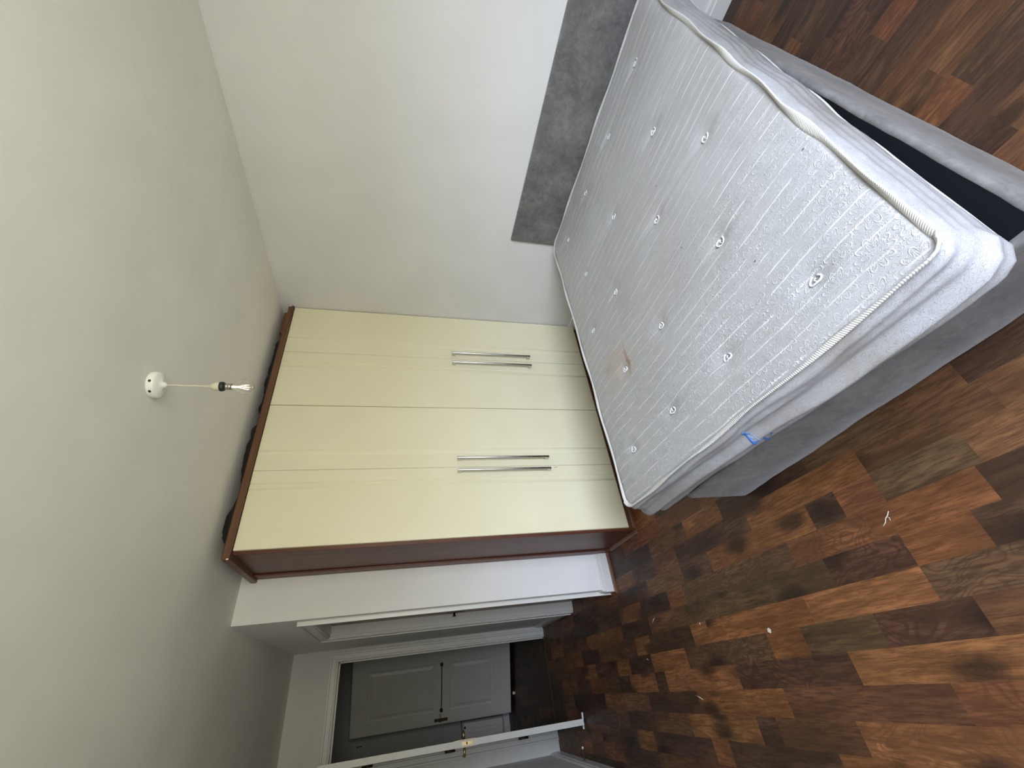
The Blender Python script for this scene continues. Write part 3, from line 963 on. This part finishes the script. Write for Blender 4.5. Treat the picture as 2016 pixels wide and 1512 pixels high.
# --- mattress
MT, MZ0 = 0.500, BT + 0.004
MX0, MX1, MY0, MY1 = 0.592, 2.515, 0.300, 1.705
TUFT = [(2.315, .520), (2.29, .846), (2.31, 1.175), (2.322, 1.509), (1.857, .634), (1.873, 1.054), (1.885, 1.436),
        (1.49, .495), (1.507, .834), (1.526, 1.252), (1.544, 1.554), (1.107, .658), (1.113, 1.065), (1.132, 1.384),
        (.741, .511), (.766, .852), (.779, 1.190), (.790, 1.536)]
TA = np.array(TUFT)

def top_height(x, y):
    """height offset of the quilted top at world x, y (numpy)"""
    d = np.zeros_like(x)
    for k_, (tx, ty) in enumerate(TUFT):
        dx, dy = x - tx, y - ty
        d -= 0.011 * np.exp(-((dx / 0.034) ** 2 + (dy / 0.048) ** 2)) + 0.004 * np.exp(-((dx / 0.012) ** 2 + (dy / 0.014) ** 2))
        # pull crease running along y through each tuft, fading
        wob = 0.010 * np.sin(dy * 9 + k_)
        d -= 0.0050 * np.exp(-((dx - wob * np.minimum(1, abs(dy) * 4)) / 0.009) ** 2) * np.exp(-(dy / 0.17) ** 2)
    # shallow channels across the bed
    ph = x + 0.008 * np.sin(y * 7 + x * 3) + 0.004 * np.sin(y * 17 + x * 9)
    ch = np.abs(np.sin(ph * math.pi / 0.056))
    d += 0.0016 * (np.sqrt(ch) - 0.7)
    d += 0.0050 * np.sin(x * 8.1 + 1.2) * np.sin(y * 7.3 + 0.5)
    return d

NS = 640
def rr_ring(x0, x1, y0, y1, rads, n=NS):
    """rounded rectangle ring, corners: (x0,y0) (x0,y1) (x1,y1) (x1,y0)"""
    cs = [((x0, y0), rads[0]), ((x0, y1), rads[1]), ((x1, y1), rads[2]), ((x1, y0), rads[3])]
    pts = []
    for i, (c, r_) in enumerate(cs):
        p_ = Vector(c); a = (Vector(cs[i - 1][0]) - p_).normalized(); b = (Vector(cs[(i + 1) % 4][0]) - p_).normalized()
        cc = p_ + (a + b) * r_
        for j in range(13):
            th = j / 12 * math.pi / 2
            pts.append(cc - b * r_ * math.cos(th) - a * r_ * math.sin(th))
    return resample(pts, n)
seam = rr_ring(MX0, MX1, MY0, MY1, (0.020, 0.045, 0.07, 0.05))
sn = ringn(seam)
cen = Vector(((MX0 + MX1) / 2, (MY0 + MY1) / 2))
# slight waviness of the seam
def seam_pt(i, out=0.0):
    p_, n_ = seam[i % NS], sn[i % NS]
    wv = 0.0045 * noise.noise(Vector((p_.x * 5.0, p_.y * 5.0, 2.0)))
    if p_.y < MY0 + 0.02: wv += 0.0022 * math.sin(p_.x * 19.0 + 0.7)
    return p_ + n_ * (wv + out)
def sides(p_, n_):
    """weights: foot side, right (camera) side"""
    return max(0.0, -n_.x), max(0.0, -n_.y)
def side_off(i, t):
    """outward bulge of the side at ring index i, t 0 at the top seam .. 1 at the bottom seam"""
    p_, n_ = seam[i % NS], sn[i % NS]
    wf, wr = sides(p_, n_)
    b = 0.036 * math.sin(math.pi * min(1, t)) ** 0.38
    yy = p_.y; xx = p_.x
    b *= 1 - 0.75 * max(0.0, n_.x)
    # foot side sags, most next to the near corner
    sag = wf * (0.022 + 0.030 * math.exp(-((yy - 0.55) / 0.40) ** 2)) * math.sin(math.pi * min(1, t ** 1.25)) ** 0.9
    # lengthwise folds on the foot side
    f = wf * 0.0105 * (math.sin(2 * math.pi * (t * 2.5 + 0.22 * noise.noise(Vector((yy * 2.2, 0, 3))) + 0.10)) + 0.6 * math.sin(2 * math.pi * (t * 5.3 + 0.5 * noise.noise(Vector((yy * 2.6, 4, 3))))) * (0.5 + noise.noise(Vector((yy * 4, 1, 1)))))
    fr = wr * (0.0016 * math.sin(2 * math.pi * (t * 2.0 + 0.05)) + 0.0009 * math.sin(2 * math.pi * (t * 7 + 0.6 * noise.noise(Vector((xx * 3, 0, 5))))))
    nz = 0.0028 * noise.noise(Vector((xx * 9, yy * 9, t * 3))) + 0.0012 * noise.noise(Vector((xx * 24, yy * 24, t * 7)))
    gr = wf * 0.013 * math.exp(-((t - 0.36 - 0.05 * noise.noise(Vector((yy * 3, 8, 0)))) / 0.07) ** 2) * max(0.0, 1 - abs(yy - 0.62) / 0.55)
    gr += wf * 0.006 * math.exp(-((t - 0.62 - 0.12 * noise.noise(Vector((yy * 2, 3, 0)))) / 0.04) ** 2)
    f -= gr
    e = math.sin(math.pi * t)
    return b + sag + (f + fr + nz) * min(1, e * 2) - 0.020 * t * wf
def side_point(i, t, lift=0.0):
    i0 = int(math.floor(i)); fr_ = i - i0
    def one(k_):
        p_ = seam_pt(k_, side_off(k_, t) + lift)
        n_ = sn[k_ % NS]
        wf, wr = sides(p_, n_)
        z = MT - 0.006 - (MT - 0.006 - MZ0) * t ** 1.12
        return Vector((p_.x, p_.y, z))
    return one(i0).lerp(one(i0 + 1), fr_)
mt = thing('mattress', 'white stained tufted double mattress lying on the grey divan base', 'mattress', (1.56, 1.0, MZ0))
NT = 44; NI = 150
vs = []; uv = []
prm = []; acc = 0
for i in range(NS):
    prm.append(acc); acc += (seam[(i + 1) % NS] - seam[i]).length
for j in range(NT + 1):
    for i in range(NS):
        v = side_point(i, j / NT); vs.append(tuple(v))
side_n = len(vs)
# top rings, from the seam inwards
half = (MY1 - MY0) / 2
cxl, cxr = MX0 + half, MX1 - half
ringpts = np.array([[seam_pt(i).x, seam_pt(i).y] for i in range(NS)])
spine = np.stack([np.clip(ringpts[:, 0], cxl, cxr), np.full(NS, cen.y)], 1)
crown_pts = []
for j in range(1, NI + 1):
    t_ = j / NI
    P_ = ringpts * (1 - t_) + spine * t_
    dist = np.minimum(np.minimum(P_[:, 0] - MX0, MX1 - P_[:, 0]), np.minimum(P_[:, 1] - MY0, MY1 - P_[:, 1]))
    dist = np.clip(dist, 0, None)
    e = np.clip(dist / 0.06, 0, 1)
    h = MT - 0.006 + 0.010 * np.sqrt(np.clip(dist / 0.12, 0, 1)) + top_height(P_[:, 0], P_[:, 1]) * (e ** 0.5)
    crown_pts.append(np.stack([P_[:, 0], P_[:, 1], h], 1))
vs += [tuple(q) for a in crown_pts for q in a.tolist()]
fs = []; mi = []
for j in range(NT):
    for i in range(NS):
        fs.append((j * NS + i, (j + 1) * NS + i, (j + 1) * NS + (i + 1) % NS, j * NS + (i + 1) % NS)); mi.append(1)
def tv(j, i): return (i % NS) if j == 0 else side_n + (j - 1) * NS + (i % NS)
for j in range(NI):
    for i in range(NS):
        fs.append((tv(j, i), tv(j, i + 1), tv(j + 1, i + 1), tv(j + 1, i))); mi.append(0)
fs.append(tuple(NT * NS + i for i in range(NS))); mi.append(1)

# mattress materials
g = G('mattress_top_brocade')
geo = g.n('ShaderNodeNewGeometry')
P0 = geo.outputs['Position']
sx = g.n('ShaderNodeSeparateXYZ'); g.put(sx.inputs[0], P0)
X, Y = sx.outputs[0], sx.outputs[1]
wob = g.noise(P0, 5.0, 2)
Xw = g.math('ADD', X, g.math('MULTIPLY', g.math('SUBTRACT', wob, 0.5), 0.008))
Yw = g.math('ADD', Y, g.math('MULTIPLY', g.math('SUBTRACT', g.noise(g.mapping(P0, loc=(5, 5, 0)), 5.0, 2), 0.5), 0.008))
def flower(cell, ox, oy, petals, inner):
    u_ = g.math('DIVIDE', g.math('ADD', Xw, ox), cell)
    fu = g.math('FLOOR', u_)
    v_ = g.math('ADD', g.math('DIVIDE', g.math('ADD', Yw, oy), cell * 1.05), g.math('MULTIPLY', fu, 0.5))
    du = g.math('SUBTRACT', g.math('SUBTRACT', u_, fu), 0.5)
    dv = g.math('SUBTRACT', g.math('FRACT', v_), 0.5)
    r_ = g.math('SQRT', g.math('ADD', g.math('MULTIPLY', du, du), g.math('MULTIPLY', dv, dv)))
    th = g.math('ARCTAN2', dv, du)
    pt = g.math('ABSOLUTE', g.math('COSINE', g.math('MULTIPLY', th, petals / 2)))
    r1 = g.math('ADD', inner, g.math('MULTIPLY', g.math('POWER', pt, 0.5), 0.46 - inner))
    l1 = g.rng(g.math('ABSOLUTE', g.math('SUBTRACT', r_, r1)), 0.0, 0.045, 1, 0, True)
    r2 = g.math('MULTIPLY', r1, 0.68)
    l2 = g.rng(g.math('ABSOLUTE', g.math('SUBTRACT', r_, r2)), 0.0, 0.035, 0.7, 0, True)
    sp_ = g.math('MULTIPLY', g.rng(g.math('ABSOLUTE', g.math('SINE', g.math('MULTIPLY', th, petals / 2))), 0.0, 0.25, 0.7, 0, True), g.rng(r_, 0.12, 0.30, 0, 1))
    return g.math('MAXIMUM', g.math('MAXIMUM', l1, l2), g.math('MULTIPLY', sp_, g.rng(r_, 0.30, 0.42, 1, 0)))
fl1 = flower(0.090, 0.0, 0.0, 10, 0.12)
fl2 = flower(0.036, 0.021, 0.01, 6, 0.14)
big = g.noise(P0, 2.6, 2)
pat = g.math('MAXIMUM', fl1, g.math('MULTIPLY', fl2, 0.7))
# pattern stronger towards the foot end, painting in light that picks it out
lit_fade = g.math('ADD', g.rng(X, 0.85, 1.65, 1.0, 0.12), g.math('MULTIPLY', g.math('SUBTRACT', big, 0.5), 0.5))
band = g.rng(g.noise(g.mapping(P0, scale=(1.6, 0.5, 1)), 6.0, 2), 0.36, 0.60, 0.35, 1.0)
pat = g.math('MULTIPLY', g.math('MULTIPLY', pat, band), g.math('MAXIMUM', lit_fade, 0.0))
# stitched quilting lines running across the bed
qx = g.math('ADD', X, g.math('MULTIPLY', g.math('SUBTRACT', g.noise(P0, 3.2, 2), 0.5), 0.03))
fr = g.math('ABSOLUTE', g.math('SUBTRACT', g.math('FRACT', g.math('DIVIDE', qx, 0.052)), 0.5))
dash = g.rng(g.noise(g.mapping(P0, scale=(3, 1, 1)), 9, 3, 0.6), 0.40, 0.55, 0, 1)
line = g.math('MULTIPLY', g.rng(fr, 0.0, 0.075, 1, 0, True), dash)
wrk = g.noise(g.mapping(P0, rot=(0, 0, R(4)), scale=(1, 0.16, 1)), 48, 3, 0.6, 0.8)
weave = g.noise(g.mapping(P0, scale=(1, 0.5, 1)), 700, 1)
hgt = g.math('ADD', g.math('MULTIPLY', pat, 0.9), g.math('MULTIPLY', line, 0.9))
hgt = g.math('ADD', hgt, g.math('MULTIPLY', wrk, 1.5))
wrk2 = g.noise(g.mapping(P0, rot=(0, 0, R(-3)), scale=(1, 0.13, 1)), 17, 3, 0.55, 0.6)
hgt = g.math('ADD', hgt, g.math('MULTIPLY', wrk2, 3.0))
n1 = g.bump(hgt, 0.75, 0.0022)
n1 = g.bump(weave, 0.12, 0.0008, n1)
base = (0.60, 0.60, 0.60)
col = g.mix(g.rng(g.noise(P0, 3.0, 4), 0.35, 0.7), (0.345, 0.345, 0.347), (0.30, 0.293, 0.285))
col = g.mix(g.math('MULTIPLY', pat, 0.60), col, (0.54, 0.54, 0.55))
col = g.mix(g.math('MULTIPLY', line, 0.8), col, (0.66, 0.66, 0.66))
# scuffed grey-brown wear in the middle of the bed
def blob(cx_, cy_, rx, ry, rot, lo, hi, nsc, amp):
    v = g.mapping(P0, loc=(-cx_, -cy_, 0))
    v = g.mapping(v, rot=(0, 0, rot))
    q = g.n('ShaderNodeSeparateXYZ'); g.put(q.inputs[0], v)
    dd = g.math('SQRT', g.math('ADD', g.math('POWER', g.math('DIVIDE', q.outputs[0], rx), 2), g.math('POWER', g.math('DIVIDE', q.outputs[1], ry), 2)))
    dd = g.math('ADD', dd, g.math('MULTIPLY', g.math('SUBTRACT', g.noise(P0, nsc, 4, 0.65), 0.5), amp))
    return g.rng(dd, lo, hi, 1, 0, True)
col = g.mix(g.math('MULTIPLY', blob(1.45, 0.95, 0.75, 0.50, 0, 0.3, 1.1, 4, 1.2), 0.28), col, (0.27, 0.25, 0.225))
col = g.mix(g.math('MULTIPLY', blob(1.18, 1.41, 0.17, 0.20, R(20), 0.2, 1.0, 9, 1.3), 0.42), col, (0.35, 0.26, 0.165))
col = g.mix(g.math('MULTIPLY', blob(1.150, 1.335, 0.085, 0.016, R(8), 0.4, 1.1, 26, 1.6), 0.75), col, (0.22, 0.125, 0.06))
col = g.mix(g.math('MULTIPLY', blob(1.225, 1.50, 0.055, 0.022, R(75), 0.3, 1.1, 26, 1.6), 0.45), col, (0.27, 0.175, 0.095))
for (sx_, sy_) in ((1.255, .79), (.93, .60), (1.05, .33), (1.62, .75)):
    col = g.mix(g.math('MULTIPLY', blob(sx_, sy_, 0.0035, 0.0045, 0, 0.7, 1.1, 60, 0.3), 0.8), col, (0.05, 0.04, 0.035))
mt_top = g.fin(col, 0.42, n1, **{'Sheen Weight': 0.15, 'Specular IOR Level': 0.4})

g = G('mattress_side_brocade')
P0 = g.n('ShaderNodeNewGeometry').outputs['Position']
vv = g.noise(g.mapping(P0, scale=(1, 1, 1.6)), 30, 2, 0.5, 1.5)
ln = g.rng(g.math('ABSOLUTE', g.math('SINE', g.math('MULTIPLY', vv, 34))), 0.0, 0.35, 1, 0, True)
wr_ = g.noise(g.mapping(P0, scale=(0.35, 0.35, 1.3)), 55, 3, 0.6, 0.7)
n1 = g.bump(g.math('ADD', g.math('MULTIPLY', ln, 0.7), g.math('MULTIPLY', wr_, 1.0)), 0.6, 0.0022)
col = g.mix(g.rng(g.noise(P0, 4, 4, 0.6), 0.4, 0.7), (0.33, 0.33, 0.345), (0.25, 0.232, 0.21))
mt_side = g.fin(col, 0.33, n1, **{'Specular IOR Level': 0.55})

g = G('ribbed_binding_tape')
s_al = g.attr('along').outputs['Fac']
s_ac = g.attr('across').outputs['Fac']
rib = g.math('SINE', g.math('MULTIPLY', g.math('ADD', s_al, g.math('MULTIPLY', s_ac, 0.006)), 2 * math.pi / 0.0062))
P0 = g.n('ShaderNodeNewGeometry').outputs['Position']
col = g.mix(g.rng(rib, -1, 1, 0.22, 0), (0.56, 0.55, 0.52), (0.36, 0.34, 0.32))
tape_m = g.fin(col, 0.6, g.bump(rib, 0.5, 0.0012))

mb = MB(); mb.v = vs; mb.f = fs; mb.sm = [True] * len(fs); mb.mi = mi
mb.build('ticking', [mt_top, mt_side], mt)

def tape(name, t, hw, ht, tilt, wob, n=NS * 2, k=10):
    vs = []; al = []; ac = []
    for a in range(n):
        i = a * NS / n
        p_ = side_point(i, t)
        n2 = sn[int(i) % NS].lerp(sn[(int(i) + 1) % NS], i % 1)
        wf, wr = sides(p_, n2)
        nrm = Vector((n2.x, n2.y, 0)).normalized()
        s_ = prm[int(i) % NS] + (i % 1) * (acc / NS)
        ti = tilt + (0.35 * math.sin(s_ * 14 + 1) + 0.3 * noise.noise(Vector((s_ * 6, 0, 0)))) * (1 if wob else 0)
        w_ = hw * (1 + (0.15 * math.sin(s_ * 23) if wob else 0)) * (1.0 if (wf + wr) > 0.4 else 0.62)
        w_ *= (1.18 if wr > 0.6 else 1.0)
        ax1 = nrm * math.cos(ti) + Vector((0, 0, 1)) * math.sin(ti)
        ax2 = -nrm * math.sin(ti) + Vector((0, 0, 1)) * math.cos(ti)
        c = p_ + Vector((0, 0, wob * (0.004 + 0.0025 * math.sin(s_ * 14)))) + nrm * 0.001
        for j in range(k):
            th = 2 * math.pi * j / k
            v = c + ax1 * (w_ * math.cos(th)) + ax2 * (ht * math.sin(th))
            vs.append(tuple(v)); al.append(s_); ac.append(math.cos(th))
    fs = [(a * k + j, a * k + (j + 1) % k, ((a + 1) % n) * k + (j + 1) % k, ((a + 1) % n) * k + j) for a in range(n) for j in range(k)]
    q = MB().add(vs, fs, True).build(name, tape_m, mt)
    q.data.attributes.new('along', 'FLOAT', 'POINT').data.foreach_set('value', al)
    q.data.attributes.new('across', 'FLOAT', 'POINT').data.foreach_set('value', ac)
    return q
tape('binding_tape', 0.015, 0.0105, 0.0042, R(38), 1.0)
tape('binding_tape', 0.965, 0.006, 0.003, R(-40), 0.0)

# tufts: small looped cotton rings set in the dimples
for k_, (tx, ty) in enumerate(TUFT):
    zt = MT + 0.004 + float(max(top_height(np.array([tx + 0.011, tx - 0.011, tx, tx]), np.array([ty, ty, ty + 0.013, ty - 0.013])))) + 0.0015
    mb = MB()
    rx, ry = rnd.uniform(0.010, 0.013), rnd.uniform(0.013, 0.018)
    ph = rnd.uniform(0, 6)
    loop = [(tx + rx * math.cos(a) * (1 + 0.12 * math.sin(3 * a + ph)), ty + ry * math.sin(a), zt + 0.0015 * math.sin(2 * a + ph)) for a in [j * 2 * math.pi / 18 for j in range(17)]]
    mb.tube(loop, 0.0030, 7)
    mb.tube([(tx - 0.004, ty, zt - 0.003), (tx + 0.003, ty + 0.003, zt - 0.001), (tx + 0.005, ty - 0.004, zt - 0.001)], 0.0022, 6)
    mb.build('tuft', M['tuft'] if 'tuft' in M else M.setdefault('tuft', paint('tuft_cotton', (0.60, 0.60, 0.60), 0.8, 0.05, 0.3, 300)), mt)

# blue pen scribble on the foot side
def foot_index(y):
    best = min(range(NS), key=lambda i: (abs(seam[i].y - y) if sn[i].x < -0.9 else 9))
    j = best
    step = seam[(j + 1) % NS].y - seam[j].y
    return j + (y - seam[j].y) / step
ink = paint('blue_pen_ink', (0.02, 0.12, 0.42), 0.5)
ink2 = paint('faint_blue_pen_ink', (0.16, 0.27, 0.50), 0.6)
def stroke(mb, pts, w_, mi=0, n=24):
    """thin ribbon lying on the side cloth, pts = (y, t)"""
    L = []
    for a in range(n + 1):
        f = a / n * (len(pts) - 1); i = min(int(f), len(pts) - 2); q = f - i
        L.append((pts[i][0] * (1 - q) + pts[i + 1][0] * q, pts[i][1] * (1 - q) + pts[i + 1][1] * q))
    P = [side_point(foot_index(y), t, 0.0012) for y, t in L]
    mb.tube(P, w_, 6, mi)
mb = MB()
stroke(mb, [(0.972, 0.22), (0.985, 0.40), (0.995, 0.62), (0.998, 0.80)], 0.0026)
stroke(mb, [(0.985, 0.45), (0.993, 0.62), (0.999, 0.83)], 0.0034)
stroke(mb, [(0.980, 0.34), (0.989, 0.52), (0.996, 0.74)], 0.0028)
stroke(mb, [(0.972, 0.22), (0.962, 0.40), (0.955, 0.55)], 0.0009, 1)
stroke(mb, [(0.955, 0.55), (0.953, 0.64), (0.963, 0.75), (0.998, 0.82)], 0.0010, 1)
for a in range(9):
    t_ = 0.30 + a * 0.05
    stroke(mb, [(0.988 + 0.002 * a - 0.004, t_), (0.968 - 0.001 * a, t_ + 0.05)], 0.0012, a % 2)
q = mb.build('pen_mark', [ink, ink2], mt); q['label'] = 'blue pen scribble on the side'

# ================================================================== small litter on the floor
def scrap(name, x, y, pts, z=0.0012):
    n = len(pts)
    vs = [(x + a, y + b, z + 0.001 * ((i * 7) % 3)) for i, (a, b) in enumerate(pts)]
    vs += [(v[0], v[1], 0.0003) for v in vs]
    return MB().add(vs, [tuple(range(n)), tuple(range(n, 2 * n))[::-1]] + [(i, n + i, n + (i + 1) % n, (i + 1) % n) for i in range(n)]).build(name, M['paper'])
M['paper'] = paint('paper', (0.62, 0.60, 0.52), 0.8)
q = scrap('paper_scrap', 0.046, 1.733, [(-0.010, -0.004), (0.002, -0.011), (0.010, -0.002), (0.006, 0.008), (-0.004, 0.009)])
tag(q, 'tiny cream paper scrap lying alone on the middle of the wooden floor', 'paper scrap')
mb = MB().tube([(0.296, 1.015, 0.0016), (0.286, 1.025, 0.002), (0.280, 1.036, 0.0016), (0.270, 1.043, 0.002), (0.262, 1.057, 0.0016)], 0.0013, 6)
mb.tube([(0.283, 1.030, 0.0016), (0.278, 1.024, 0.002), (0.270, 1.026, 0.0016)], 0.0009, 6)
tag(mb.build('thread', M['paper']), 'short pale thread on the floor near the foot of the bed', 'thread')
bits = [((0.212, 2.620), (0.193, 2.652), 'tiny white splinter on the floor in front of the doorway passage'),
        ((0.122, 2.190), (0.134, 2.185), 'white speck at the edge of a small orange floor block'),
        ((-0.186, 2.37), (-0.168, 2.42), 'pale sliver on a dark floor board to the left of the paper scrap'),
        ((0.012, 2.83), (0.020, 2.85), 'pale crumb on the floor between the pier and the open door')]
for (a, b, lab) in bits:
    q = MB().tube([(a[0], a[1], 0.0014), ((a[0] + b[0]) / 2 + 0.002, (a[1] + b[1]) / 2, 0.0022), (b[0], b[1], 0.0014)], [0.0008, 0.0019, 0.0008], 6).build('floor_debris', M['paper'])
    tag(q, lab, 'debris', 'specks of litter on the floor')
